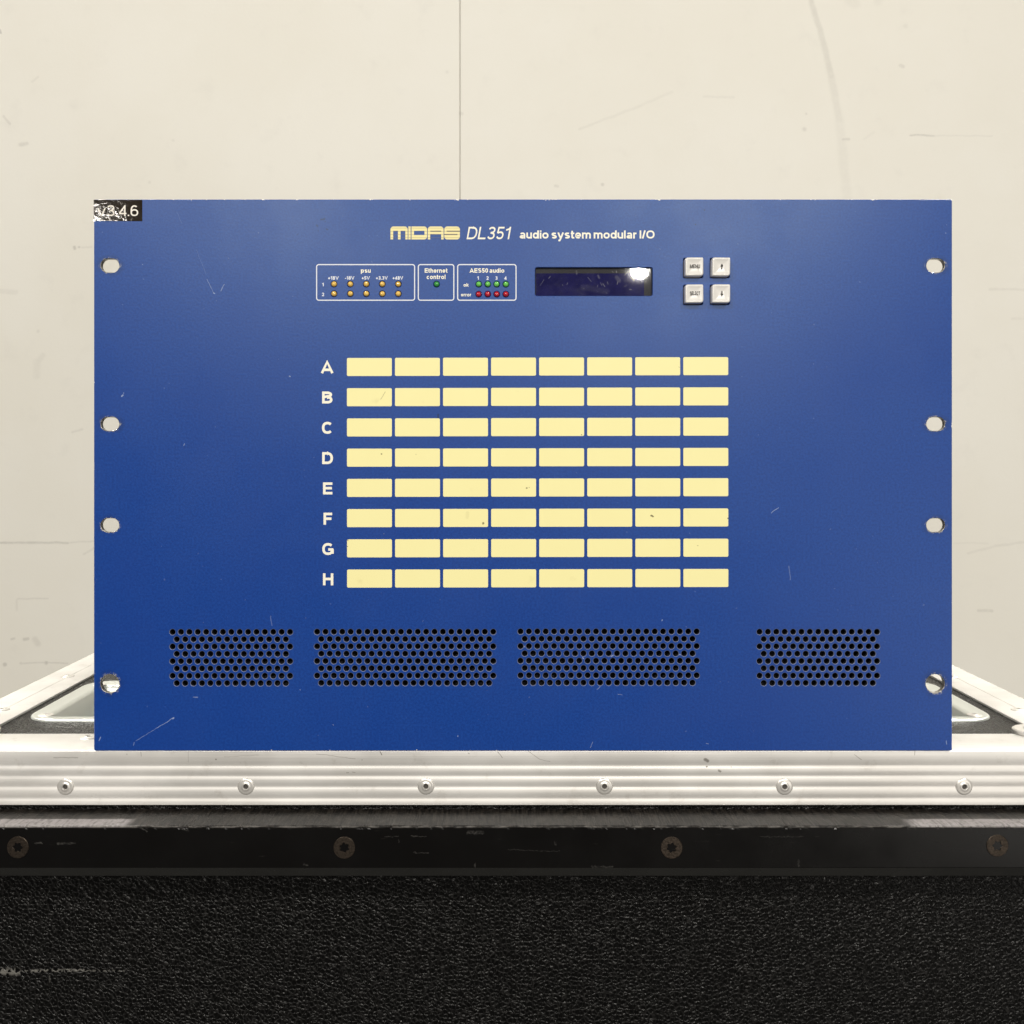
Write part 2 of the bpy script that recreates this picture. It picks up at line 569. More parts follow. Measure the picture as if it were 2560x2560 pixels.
M_PANEL = mat_panel()
cell_marks = pxs([(954, 1135, 955, 1137, .5, .9), (1040, 1136, 1041, 1136, .35, .35), (952, 998, 957, 990, .25, .4), (958, 989, 963, 980, .25, .5),
                  (1208, 1308, 1209, 1310, .75, .9), (1317, 1220, 1320, 1221, .6, .75), (1323, 1219, 1324, 1219, .35, .6), (1628, 1289, 1633, 1291, .55, .9),
                  (1454, 1087, 1456, 1087, .4, .8), (1743, 1364, 1745, 1364, .3, .4), (1820, 1296, 1821, 1297, .5, .9), (870, 1350, 870, 1352, .3, .7),
                  (869, 1366, 870, 1367, .4, .8), (1168, 1293, 1169, 1282, 1.2, .10), (1697, 917, 1699, 919, .25, .3)], X, Z)
M_CELL = mat_print('cream_label_print', (.905, .85, .43), (.88, .815, .40), cell_marks)
M_CREAM = mat_print('cream_lettering_print', (.92, .89, .74), (.88, .85, .70))
M_GOLD = mat_print('pale_gold_logo_print', (.88, .79, .40), (.84, .75, .36))
M_WHITE = mat_print('white_line_print', (.80, .82, .86), (.74, .77, .82))
M_LOGOLINE = mat_simple('logo_gap_print', (.16, .15, .13), .5)
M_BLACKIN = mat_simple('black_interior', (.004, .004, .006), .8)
M_CHASSIS = mat_simple('chassis_steel', (.05, .05, .055), .5, .6)


def mat_bare(name, c, rough, scale, ob, ns=.4):
    m = NT(name)
    p = m.coord(ob)
    nz = m.noise(p, scale, 4, .65)
    col = m.mix(m.ramp(nz, .35, .65), tuple(q * .45 for q in c), c)
    return m.set(col=col, rough=m.ramp(nz, .3, .7, rough + .12, rough), metal=1.0, normal=m.bump(nz, ns, .0003))


M_SLOTEDGE = mat_bare('worn_steel_edge', (.62, .60, .56), .35, 1.3, rack, .8)


def mat_ventedge():
    m = NT('worn_lit_vent_rim')  # rim wear plus the light its countersunk edge catches, painted paler
    p = m.coord(rack)
    nz = m.noise(p, .9, 3, .6)
    return m.set(col=m.mix(nz, (.10, .13, .26), (.22, .25, .38)), rough=.42)


M_VENTEDGE = mat_ventedge()


def mat_aluminium():
    m = NT('brushed_aluminium')
    p = m.coord(case)
    st = m.noise(p, 1.0, 4, .6, stretch=(.006, 1.2, 1.2))
    blot = m.noise(p, .018, 4, .6, stretch=(.6, 1, 1))
    fine = m.noise(p, .9, 3, .6)
    col = m.mix(m.ramp(blot, .35, .65), (.745, .73, .70), (.85, .84, .815))
    col = m.mix(m.math('MULTIPLY', m.ramp(st, .35, .75), .35), col, (.70, .675, .63))
    seg = []
    def ax(px): return (px - 1268) * .2255
    def az(py): return CASE_H - (py - 1875) * .2255
    for a, b, c, d, w, s in [(1763, 1899, 1769, 1902, 1.1, .8), (1767, 1917, 1770, 1918, .6, .9), (1797, 1926, 1801, 1928, .7, .7), (1828, 1918, 1829, 1919, .4, .6),
                             (1320, 1877, 1349, 1899, .22, .5), (1349, 1899, 1375, 1904, .22, .4), (2135, 1887, 2153, 1899, .25, .5), (2287, 1877, 2287, 1888, .25, .6),
                             (950, 1879, 955, 1888, .3, .8), (1244, 1880, 1256, 1894, .22, .7), (791, 1885, 889, 1897, .2, .45), (540, 1899, 542, 1899, .5, .7),
                             (561, 1892, 647, 1888, .18, .35), (135, 1894, 195, 1894, .3, .45), (470, 1878, 470, 1905, .2, .35), (905, 1900, 906, 1901, .4, .6),
                             (866, 1931, 872, 1931, .22, .7), (882, 1930, 888, 1930, .22, .6), (318, 1886, 319, 1887, .5, .4), (353, 1880, 354, 1890, .22, .6), (1170, 1882, 1173, 1883, .3, .6)]:
        seg.append((ax(a), az(b), ax(c), az(d), w, s))
    wob = m.wobble(p, .3, 1.0)
    # the marks sit on the front face only
    s = m.n('ShaderNodeSeparateXYZ')
    m.put(s.inputs[0], p)
    front = m.math('LESS_THAN', s.outputs[1], 3.0)
    mk = m.math('MULTIPLY', m.marks(p, seg, wob), front)
    grime = m.math('MULTIPLY', m.ramp(m.noise(p, .07, 5, .75), .55, .8), .45)
    col = m.mix(grime, col, (.45, .42, .37))
    col = m.mix(mk, col, (.20, .18, .155))
    rough = m.math('ADD', m.ramp(st, .3, .7, .34, .46), m.ramp(blot, .3, .7, -.03, .07))
    n1 = m.bump(m.noise(p, .012, 2, .5, stretch=(1, 2, 2)), .25, .003)
    n2 = m.bump(st, .12, .0002, n1)
    n3 = m.bump(fine, .05, .0002, n2)
    return m.set(col=col, rough=rough, metal=.48, normal=n3)


M_ALU = mat_aluminium()
M_RIVET = mat_simple('rivet_aluminium', (.80, .78, .74), .34, .6)
M_PIT = mat_simple('rivet_pit', (.05, .045, .04), .6)
M_DISH = mat_simple('zinc_plate', (.80, .83, .79), .30, .65)


def mat_hammer():
    m = NT('black_textured_laminate')
    p = m.coord(case)
    warp = m.vec('ADD', p, m.vec('SCALE', m.vec('SUBTRACT', _ncol(m, p, .45), (.5, .5, .5)), scale=1.1))
    v = m.n('ShaderNodeTexVoronoi', feature='DISTANCE_TO_EDGE')
    m.put(v.inputs['Vector'], warp)
    v.inputs['Scale'].default_value = .42
    v.inputs['Randomness'].default_value = 1.0
    ridge = m.ramp(v.outputs[0], .02, .26, 1, 0)
    nz = m.noise(p, 1.1, 4, .65)
    hgt = m.math('ADD', ridge, m.math('MULTIPLY', nz, .28))
    tip = m.math('MULTIPLY', m.ramp(ridge, .35, .95), m.ramp(m.noise(p, .6, 3, .7), .44, .66))
    col = m.mix(m.ramp(hgt, .3, 1.2), (.0010, .00095, .0009), (.0040, .0038, .0036))
    col = m.mix(tip, col, (.017, .0165, .016))  # ridge tips paler, specular flecks of the texture painted into the colour
    seg = []
    def tx(px): return (px - 1268) * .2263
    def tz(py): return CASE_H + CAM_Z - (py - 1130) * .2263
    for a, b, c, d, w, s in [(0, 2428, 44, 2430, 2.2, .8), (58, 2427, 66, 2427, .5, .8), (80, 2428, 118, 2426, 1.0, .8), (132, 2426, 208, 2426, 1.0, .75),
                             (208, 2427, 310, 2427, .5, .5), (348, 2290, 350, 2289, .8, .8), (124, 2440, 124, 2455, .4, .3)]:
        seg.append((tx(a), tz(b), tx(c), tz(d), w, s))
    s = m.n('ShaderNodeSeparateXYZ')
    m.put(s.inputs[0], p)
    front = m.math('LESS_THAN', s.outputs[2], CASE_H - 20)
    mk = m.math('MULTIPLY', m.math('MULTIPLY', m.marks(p, seg, m.wobble(p, .5, 1.5)), front), m.ramp(hgt, .35, .7))
    col = m.mix(mk, col, (.17, .165, .15))
    rough = m.ramp(m.noise(p, .7, 3, .6), .3, .7, .20, .36)
    return m.set(col=col, rough=rough, normal=m.bump(hgt, 1.0, .00045), spec=.28)


def _ncol(m, p, scale):
    x = m.n('ShaderNodeTexNoise')
    m.put(x.inputs['Vector'], p)
    x.inputs['Scale'].default_value = scale
    x.inputs['Detail'].default_value = 2
    return x.outputs[1]


M_HAMMER = mat_hammer()


def mat_batten():
    m = NT('black_machined_plastic')
    p = m.coord(case)
    s = m.n('ShaderNodeSeparateXYZ')
    m.put(s.inputs[0], p)
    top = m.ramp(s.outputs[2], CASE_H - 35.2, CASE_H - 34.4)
    saw = m.noise(p, 1.0, 3, .6, stretch=(.95, .06, .2))
    saw2 = m.noise(p, 1.0, 2, .5, stretch=(.35, .12, .2))
    mil = m.math('ADD', saw, m.math('MULTIPLY', saw2, .6))
    smear = m.noise(p, .02, 4, .6)
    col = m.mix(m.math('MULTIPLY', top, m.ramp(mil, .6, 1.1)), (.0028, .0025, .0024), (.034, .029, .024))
    # whitened plastic plus reflected light, painted pale at both ends of the top
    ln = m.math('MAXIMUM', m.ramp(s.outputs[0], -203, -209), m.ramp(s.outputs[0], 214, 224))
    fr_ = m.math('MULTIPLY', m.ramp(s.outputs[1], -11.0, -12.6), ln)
    pale_ends = m.math('MULTIPLY', m.math('MULTIPLY', fr_, top), m.ramp(m.math('ADD', mil, m.noise(p, .5, 3, .6)), 1.0, 1.45, .45, 1.0))
    col = m.mix(pale_ends, col, (.23, .215, .215))
    scr = m.noise(p, 1.0, 3, .6, stretch=(.05, 1.0, 1.6))
    col = m.mix(m.math('MULTIPLY', m.ramp(scr, .68, .76), .28), col, (.09, .085, .075))
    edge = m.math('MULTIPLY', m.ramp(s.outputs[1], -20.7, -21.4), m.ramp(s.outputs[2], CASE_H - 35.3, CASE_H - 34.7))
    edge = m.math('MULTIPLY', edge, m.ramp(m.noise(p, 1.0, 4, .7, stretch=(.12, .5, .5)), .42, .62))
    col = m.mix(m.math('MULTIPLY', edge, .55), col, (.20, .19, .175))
    bx = lambda q: (q - 1268) * .2161
    bz = lambda q: CASE_H + CAM_Z - (q - 1130) * .2161
    bm_ = [(bx(a), bz(b_), bx(c), bz(d), w, t_) for a, b_, c, d, w, t_ in
           [(88, 2107, 105, 2108, .5, .5), (145, 2109, 186, 2108, .6, .4), (1170, 2081, 1205, 2081, 1.1, .4), (1028, 2091, 1065, 2091, .3, .4), (962, 2091, 995, 2091, .3, .25),
            (1035, 2132, 1070, 2132, .3, .35), (996, 2100, 997, 2104, .5, .3), (1188, 2158, 1187, 2168, .4, .4), (760, 2160, 768, 2163, .6, .3), (1270, 2124, 1400, 2128, .25, .25),
            (1388, 2105, 1389, 2112, .6, .3), (1996, 2150, 1997, 2166, .5, .3), (1900, 2092, 2010, 2091, .3, .2), (1480, 2167, 1530, 2167, .6, .3), (352, 2068, 366, 2078, .5, .5), (445, 2070, 470, 2076, .5, .4)]]
    col = m.mix(m.math('MULTIPLY', m.math('MULTIPLY', m.marks(p, bm_, m.wobble(p, .5, 2.2)), m.ramp(m.noise(p, .9, 3, .7), .35, .65, .1, .6)), m.math('LESS_THAN', s.outputs[1], -21.0)), col, (.16, .155, .145))
    cut = m.ramp(s.outputs[2], CASE_H - 56.5, CASE_H - 57.2)
    col = m.mix(m.math('MULTIPLY', cut, m.ramp(smear, .2, .7, .75, 1.0)), col, (.052, .052, .049))  # milled chamfer paler, its floor reflection painted into the colour
    hn = m.math('MULTIPLY', m.math('MULTIPLY', mil, top), 1.0)
    rough = m.math('ADD', m.ramp(smear, .3, .7, .20, .30), m.math('MULTIPLY', top, .16))
    return m.set(col=col, rough=rough, normal=m.bump(hn, .8, .0006), spec=m.ramp(top, 0, 1, .36, .22))


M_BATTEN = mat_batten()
M_SCREW = mat_bare('dark_oxide_screw', (.11, .088, .07), .38, .9, case, .5)
M_SCREWPIT = mat_bare('screw_recess', (.75, .66, .5), .3, .8, case, .6)


def mat_wall(wall):
    m = NT('painted_wall_board')
    p = m.coord(wall)
    big = m.noise(p, .0035, 4, .6)
    mid = m.noise(p, .02, 4, .6)
    fine = m.noise(p, .25, 3, .6)
    col = m.mix(m.ramp(big, .3, .7), (.825, .805, .728), (.85, .835, .768))
    col = m.mix(m.math('MULTIPLY', m.ramp(mid, .55, .8), .18), col, (.62, .605, .56))
    segs = [(0, 1357, 170, 1356, 1.8, .42), (170, 1356, 240, 1353, 1.4, .22), (210, 1385, 235, 1370, 1.8, .2), (187, 617, 188, 622, 2.2, .5), (198, 618, 200, 621, 2.2, .45),
            (205, 619, 228, 618, 1.6, .2), (0, 728, 40, 731, 4, .14), (95, 905, 108, 888, 4, .13), (92, 905, 92, 940, 6, .1), (95, 828, 97, 829, 3, .2),
            (180, 1080, 205, 1074, 2, .2), (45, 1497, 120, 1496, 1.3, .25), (43, 1500, 43, 1525, 2, .15), (60, 1598, 70, 1597, 2.5, .4), (28, 1598, 36, 1597, 2, .35), (88, 1598, 95, 1610, 5, .22),
            (12, 1661, 18, 1658, 3.2, .55), (115, 1658, 120, 1661, 3.2, .5), (50, 1657, 170, 1657, 1.3, .3), (53, 1657, 56, 1657, 2.2, .3),
            (0, 74, 3, 82, 2, .6), (10, 292, 24, 310, 2, .25), (52, 361, 66, 360, 3.2, .3), (80, 205, 95, 193, 2, .15),
            (2026, 0, 2050, 75, 4.5, .26), (2050, 75, 2078, 190, 5, .24), (2078, 190, 2098, 300, 6, .17), (2098, 300, 2118, 500, 8, .10),
            (2252, 164, 2258, 167, 3, .25), (2264, 65, 2268, 72, 4, .13), (2011, 323, 2015, 325, 3.5, .3), (2015, 284, 2017, 285, 2, .3), (2106, 348, 2122, 348, 2, .35),
            (2274, 338, 2336, 339, 1.4, .42), (2336, 339, 2480, 340, 1.2, .14), (1507, 461, 1513, 461, 3, .4), (1388, 465, 1394, 466, 2.2, .3), (1449, 323, 1500, 303, 2, .14),
            (1500, 303, 1600, 265, 2.4, .11), (1600, 265, 1680, 230, 2.4, .09), (1760, 242, 1835, 243, 2, .12), (1150, 284, 1156, 285, 2.5, .2), (2120, 0, 2140, 10, 8, .1), (2195, 0, 2210, 10, 9, .1),
            (2474, 723, 2560, 724, 2.2, .16), (2530, 797, 2560, 796, 2.2, .12), (2446, 1526, 2480, 1526, 2.4, .28), (2420, 1383, 2490, 1364, 2.2, .14), (2490, 1364, 2560, 1356, 2.2, .16),
            (2384, 1358, 2470, 1358, 1.5, .1), (375, 455, 378, 456, 2.5, .2), (432, 352, 434, 352, 2.5, .15), (1118, 181, 1120, 182, 3, .15), (2185, 330, 2160, 348, 2, .08)]
    ks = KW / .5622
    segs = [(WX(a), WZ(b_), WX(c), WZ(d), w * ks, s_ * .72) for a, b_, c, d, w, s_ in segs]
    mk = m.marks(p, segs, m.wobble(p, .045, 4.5))
    mk = m.math('MULTIPLY', mk, m.ramp(m.noise(p, .12, 3, .6), .2, .6, .55, 1.0))
    col = m.mix(mk, col, (.26, .245, .22))
    nb = m.bump(m.math('ADD', fine, m.math('MULTIPLY', mid, 2.0)), .08, .002)
    return m.set(col=col, rough=.55, normal=nb, spec=.3)


# ================================================================== setting: wall
wall = link('wall', None)
wall['kind'] = 'structure'
M_WALL = mat_wall(wall)
M_GAP = mat_simple('wall_joint_filler', (.58, .56, .51), .8)
SEAM = WX(1150)
for x0, x1 in ((-2600, SEAM - .55), (SEAM + .55, 2600)):
    b = MB()
    e = .7
    o = [[(x0 + e, WALL_Y, -CASE_H), (x1 - e, WALL_Y, -CASE_H), (x1 - e, WALL_Y, 2600), (x0 + e, WALL_Y, 2600)],
         [(x0, WALL_Y + e, -CASE_H), (x1, WALL_Y + e, -CASE_H), (x1, WALL_Y + e, 2600), (x0, WALL_Y + e, 2600)],
         [(x0, WALL_Y + 2.2, -CASE_H), (x1, WALL_Y + 2.2, -CASE_H), (x1, WALL_Y + 2.2, 2600), (x0, WALL_Y + 2.2, 2600)]]
    b.loops(o)
    b.build('wall_panel', M_WALL, wall)
b = MB()
b.box(-2600, 2600, WALL_Y + 2.5, WALL_Y + 60, -CASE_H, 2600)
b.build('wall_backing', M_GAP, wall)

# ================================================================== flight case
CX0, CX1 = -346.0, 352.0
CY0, CY1 = 1.5, 482.0        # outer faces of the edging


def sweep(name, prof, a0, a1, axis, mat, n=60, jitter=None, smooth=30, parent=case):
    """prof: closed (u, z) outline; axis x: u = y, axis y: u = x"""
    mb = MB()
    ls = []
    for i in range(n + 1):
        a = a0 + (a1 - a0) * i / n
        l = []
        for k, (u, z) in enumerate(prof):
            du, dz = jitter(a, k) if jitter else (0, 0)
            l.append((a, u + du, z + dz) if axis == 'x' else (u + du, a, z + dz))
        ls.append(l)
    mb.loops(ls)
    return mb.build(name, mat, parent, CB, smooth=smooth)


# L-shaped edging with ribs: legs 31 mm (front) and 33 mm (top), 2 mm thick
def ribbed(u0, su, top_z=0.0, groove=True):
    """outline of the angle; u0 outer face, su direction towards the case's middle"""
    f = []                                     # outer face from the bottom up
    f.append((0.0, -30.9))
    for zc in (28.1, 21.6, 15.5, 9.7):
        f += [(0.0, -(zc + .35)), (.30, -(zc - .35)), (.30, -(zc - 1.5)), (0.0, -(zc - 2.5))]
    f += [(0.0, -1.0), (.12, -.5), (.4, -.15), (.9, 0.0)]
    if groove:
        f += [(17.2, 0.0), (17.6, -.3), (18.2, -.3), (18.6, 0.0)]
    f += [(32.4, 0.0), (32.85, -.2), (33.0, -.6)]
    f += [(33.0, -1.5), (2.0, -1.5), (2.0, -30.9)]
    return [(u0 + su * u, z + top_z) for u, z in f]


def slow(a, k):
    # extrusions are not perfectly straight
    return (0.10 * mnoise.noise(Vector((a * .02, 3.1, 0))), 0.0)


edge_front = sweep('edge_extrusion', ribbed(CY0, 1, 0, False), CX0, CX1, 'x', M_ALU, 80, slow)
edge_left = sweep('edge_extrusion', ribbed(CX0, 1), CY0 + 33.3, CY1 - 33.3, 'y', M_ALU, 30)
edge_right = sweep('edge_extrusion', ribbed(CX1, -1), CY0 + 33.3, CY1 - 33.3, 'y', M_ALU, 30)
edge_back = sweep('edge_extrusion', ribbed(CY1, -1), CX0, CX1, 'x', M_ALU, 20)

# rivets
RP = [(1.4, 0), (1.45, .75), (1.65, .95), (2.0, .98), (2.25, .85), (2.6, .62), (3.3, .60), (4.1, .52), (4.5, .32), (4.7, .08), (4.75, -.4)]
PIT = [(0, .05), (1.4, .05)]
mb = MB()
mb.lathe(RP, (0, 0, 0), '-y', 28)
mb.lathe(PIT, (0, 0, 0), '-y', 12, 1)
rv = mb.build('rivet', [M_RIVET, M_PIT], edge_front, smooth=40)
rivet_front = rv.data
rv.location = [q * MM for q in ((164 - 1268) * .2255, CY0 - .05, CASE_H - 20.6)]
for px in (615, 1065, 1511, 1961, 2410, 2860):
    if px < 2800:
        o = link('rivet', rivet_front, edge_front, ((px - 1268) * .2255, CY0 - .05, CASE_H - 20.4 + random.uniform(-.2, .2)))
        o.rotation_euler.y = random.uniform(0, 6)
mb = MB()
mb.lathe(RP, (0, 0, 0), 'z', 28)
mb.lathe(PIT, (0, 0, 0), 'z', 12, 1)
rv = mb.build('rivet', [M_RIVET, M_PIT], edge_front, smooth=40)
rivet_top = rv.data
rv.location = [q * MM for q in (-246.5, 26.0, CASE_H + .05)]
for x in (-146, -46, 54, 154):
    link('rivet', rivet_top, edge_front, (x, 26.0, CASE_H + .05))
for ed, x in ((edge_left, -329.0), (edge_right, 333.0)):
    for y in (89, 186, 284, 382):
        link('rivet', rivet_top, ed, (x, y, CASE_H + .05))

# corner braces: lobed plates over the joints of the edging
mb = MB()
for sx in (0,):
    pts = rrect(0, 0, 60, 22, 11, 8)(0)
    def tr(p, z, s=1.0): return (p[0] * s if False else p[0], p[1], z)
    ins = lambda d: rrect(0, 0, 60, 22, 11, 8)(d)
    mb.loops([[(p[0], p[1], 0) for p in ins(0)], [(p[0], p[1], 1.7) for p in ins(0)], [(p[0], p[1], 2.4) for p in ins(-.9)],
              [(p[0], p[1], 2.5) for p in ins(-3)]])
    mb.lathe([(0, 4.4), (2.5, 4.2), (4.2, 3.5), (5.2, 2.5), (5.2, 2.0)], (-19, 0, 0), 'z', 24)
cb = mb.build('corner_brace', [M_RIVET], case, smooth=35)
for k, (x, y, ang) in enumerate(((332.5, 32, -.18), (-333.5, 32, PI + .18), (332.5, 452, .18), (-326.5, 452, PI - .18))):
    o = cb if k == 0 else link('corner_brace', cb.data, case)
    o.location = (x * MM, y * MM, (CASE_H + .15) * MM)
    o.rotation_euler.z = ang

# lid with two recessed dishes
DISH = [(-217.0, 120.0), (221.0, 120.0)]
DW, DD = 178.0, 107.0
mb = MB()
plate(mb, rrect((CX0 + CX1) / 2, (CY0 + CY1) / 2, CX1 - CX0 - 5, CY1 - CY0 - 5, 1), [rrect(x, y, DW - 14, DD - 14, 12) for x, y in DISH], -1.65, -11.0, 0, 0, 0, plane='xy')
mb.build('lid_panel', [M_HAMMER], case, CB)
mb = MB()
fr = lambda d: rrect(0, 0, DW, DD, 17, 8)(d)
prof = [(0, -1.0), (0, .5), (-.4, 1.1), (-1.2, 1.4), (-2.2, 1.3), (-3.0, .9), (-9.0, .8), (-11.0, .3), (-12.5, -1.2), (-19, -16), (-22, -20), (-26, -22), (-38, -22.5)]
mb.loops([[(p[0], p[1], h) for p in fr(d)] for d, h in prof], False, True)
dish = mb.build('recessed_dish', [M_DISH], case, smooth=40)
for k, (x, y) in enumerate(DISH):
    o = dish if k == 0 else link('recessed_dish', dish.data, case)
    o.location = [q * MM for q in (x, y, CASE_H - 1.6)]
    for sx in (-1, 1):
        for sy in (-1, 1):
            link('rivet', rivet_top, o, (sx * (DW / 2 - 10.5), sy * (DD / 2 - 12), .85))

# body panels
mb = MB()
mb.box(CX0 + 2.2, CX1 - 2.2, 3.6, 12, -CASE_H, -3.2)
mb.build('front_panel', [M_HAMMER], case, CB)
for x0, x1 in ((CX0 + 2.2, CX0 + 10), (CX1 - 10, CX1 - 2.2)):
    mb = MB()
    mb.box(x0, x1, 12.1, CY1 - 12.1, -CASE_H, -11.2)
    mb.build('side_panel', [M_HAMMER], case, CB)
mb = MB()
mb.box(CX0 + 2.2, CX1 - 2.2, CY1 - 12, CY1 - 3.6, -CASE_H, -3.2)
mb.build('back_panel', [M_HAMMER], case, CB)

# black plastic batten across the front
bp = [(3.5, -34.0), (-20.9, -34.0), (-21.6, -34.25), (-22.0, -34.9), (-22.0, -35.8), (-22.0, -56.3), (-21.8, -56.9), (-14.8, -63.9), (-14.2, -64.2), (3.5, -64.2)]


def nick(a, k):
    if k in (1, 2, 3):
        n = mnoise.noise(Vector((a * .35, 1.7, 0))) + .6 * mnoise.noise(Vector((a * 1.3, 7.7, 0)))
        d = max(0.0, n - .28) * .9
        return (d * (1.0 if k > 1 else .2), -d * .5 + .12 * mnoise.noise(Vector((a * .12, 0, 5))))
    return (0, 0)


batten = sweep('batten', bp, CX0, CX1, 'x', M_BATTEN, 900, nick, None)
star = []
for i in range(24):
    a = 2 * PI * i / 24
    star.append((math.cos(a), math.sin(a), 2.3 + .5 * math.cos(6 * a)))
mb = MB()
plate(mb, circle(0, 0, 6.0, 32), [lambda d: [(c * (r + d), s * (r + d)) for c, s, r in star]], -.35, .8, .3, 0, 0)
mb.lathe([(0, .15), (.9, .1), (1.0, 0), (3.0, 0)], (0, .55, 0), '-y', 18, 1)
sw = mb.build('screw', [M_SCREW, M_SCREWPIT], batten, smooth=35)
for k, (px, py) in enumerate(((45, 2118), (861, 2119), (1679, 2119), (2493, 2114))):
    o = sw if k == 0 else link('screw', sw.data, batten)
    o.location = [q * MM for q in ((px - 1268) * .2161, -22.0, CASE_H + CAM_Z - (py - 1130) * .2161)]
    o.rotation_euler = (random.uniform(-.03, .03), k * .37, random.uniform(-.03, .03))

# ================================================================== rack unit
RB = (0, 0, 0)                 # parts are written in the unit's own mm
holes, kinds = [], []
SLOT_Y = (664, 1060, 1313)
for px in (275, 2339):
    for py in SLOT_Y:
        holes.append(rrect(X(px), Z(py), 10.2, 7.7, 3.8, 6))
        kinds.append(2)
    holes.append(rrect(X(px - (1 if px > 2000 else 0)), Z(1709), 10.4, 10.4, 5.15, 7))
    kinds.append(2)
for x0, y0, nc in ((431.4, 1580.1, 15), (792.7, 1579.6, 22), (1301.4, 1578.9, 22), (1899.1, 1579.7, 15)):
    for rr in range(8):
        c = nc - (rr % 2)
        for k in range(c):
            holes.append(circle(X(x0 + (k + .5 * (rr % 2)) * 20.97), Z(y0 + rr * 18.28), 1.62, 18))
            kinds.append(3)
LEDS = []
for j, py in enumerate((710.3, 734.5)):
    for px in (835.1, 875.7, 915.8, 955.8, 995.9):
        LEDS.append((px, py, 'amber'))
LEDS.append((1091.4, 710.6, 'dark_green'))
for px in (1196.8, 1219.4, 1241.8, 1264.6):
    LEDS.append((px, 710.7, 'green'))
for px in (1196.8, 1219.4, 1241.8, 1264.6):
    LEDS.append((px, 735.6, 'red'))
for px, py, c in LEDS:
    holes.append(circle(X(px), Z(py), 1.72, 18))
    kinds.append(1)
DX0, DX1, DZ0, DZ1 = X(1338), X(1631), Z(739.5), Z(668.5)
holes.append(rrect((DX0 + DX1) / 2, (DZ0 + DZ1) / 2, DX1 - DX0, DZ1 - DZ0, 1.1, 4))
kinds.append(1)
KEYS = [(1732.7, 670.0, 'MENU'), (1799.5, 669.8, 'up'), (1732.7, 737.2, 'SELECT'), (1799.5, 736.8, 'down')]
for px, py, t in KEYS:
    holes.append(rrect(X(px), Z(py), 10.9, 11.1, .7, 3))
    kinds.append(1)

mb = MB()
plate(mb, rrect(0, 155, 482.5, 310, .9, 3), holes, 0.0, 3.0, .28, 0, 0, kinds)
M_EDGE = mat_simple('blue_edge_paint', (.012, .04, .20), .5)
faceplate = mb.build('faceplate', [M_PANEL, M_EDGE, M_SLOTEDGE, M_VENTEDGE, M_BLACKIN], rack, RB, smooth=30)

# chassis box behind, open towards the faceplate
mb = MB()
x0, x1, z0, z1, y0, y1, t = -221, 221, .4, 304, 3.05, 300, 1.2
mb.box(x0, x1, y0, y1, z0, z0 + t)
mb.box(x0, x1, y0, y1, z1 - t, z1)
mb.box(x0, x0 + t, y0, y1, z0 + t + .01, z1 - t - .01)
mb.box(x1 - t, x1, y0, y1, z0 + t + .01, z1 - t - .01)
mb.box(x0 + t + .01, x1 - t - .01, y1 - t, y1, z0 + t + .01, z1 - t - .01)
chassis = mb.build('chassis', [M_CHASSIS], rack, RB)
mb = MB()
mb.box(-219, 219, 26, 28, 2, 302)  # black sheet added behind the vents so they look dark
mb.build('vent_backing', [M_BLACKIN], chassis, RB)
mb = MB()
mb.box(DX0 - 6, DX1 + 6, 9, 11, DZ0 - 5, DZ1 + 5)
mb.box(X(800), X(1285), 5.5, 7.5, Z(750), Z(695))
mb.build('circuit_board', [M_BLACKIN], chassis, RB)

# indicator lights
LEDC = {'amber': (.80, .53, .12), 'green': (.15, .56, .10), 'dark_green': (.05, .33, .07), 'red': (.50, .014, .030)}
LEDM = {k: NT(k + '_lens').set(col=c, rough=.22, coat=.6, coatr=.08, sss=.25) for k, c in LEDC.items()}
for k in LEDM:
    LEDM[k].node_tree.nodes['Principled BSDF'].inputs['Subsurface Radius'].default_value = (.0008, .0008, .0008)
ledmesh = {}
for px, py, c in LEDS:
    if c not in ledmesh:
        mb = MB()
        prof = [(1.5, -4.0), (1.5, .1)] + [(1.5 * math.cos(a), .1 + 1.25 * math.sin(a)) for a in [PI / 2 * i / 7 for i in range(1, 8)]]
        mb.lathe(prof, (0, 0, 0), '-y', 20)
        o = mb.build('indicator_light', [LEDM[c]], rack, smooth=50)
        ledmesh[c] = o.data
    else:
        o = link('indicator_light', ledmesh[c], rack)
    o.location = [q * MM for q in (X(px) + random.uniform(-.06, .06), 0.15, Z(py) + random.uniform(-.06, .06))]
    o.rotation_euler = (random.uniform(-.12, .12), 0, random.uniform(-.12, .12))
    o['label'] = {'amber': 'unlit amber indicator light', 'green': 'bright green indicator light', 'dark_green': 'darker green indicator light', 'red': 'red indicator light'}[c]

# display
m = NT('blue_lcd')
p = m.coord(rack)
nz = m.noise(p, .12, 4, .65)
M_LCD = m.set(col=m.mix(m.ramp(nz, .3, .7), (.014, .013, .12), (.024, .022, .165)), rough=.9, spec=.1)
M_LCDF = mat_simple('lcd_bezel', (.008, .008, .010), .5)
mb = MB()
cx, cz = (DX0 + DX1) / 2, (DZ0 + DZ1) / 2
mb.box(DX0 - 1.5, DX1 + 1.5, 2.4, 4.4, DZ0 - 1.5, DZ1 + 1.5, 0)
display = mb.build('display', [M_LCDF], rack, RB)
mb = MB()
mb.box(DX0 + .6, DX1 - 4.4, 2.2, 2.39, DZ0 + .4, DZ1 - 3.0, 0)
mb.build('lcd_screen', [M_LCD], display, RB)


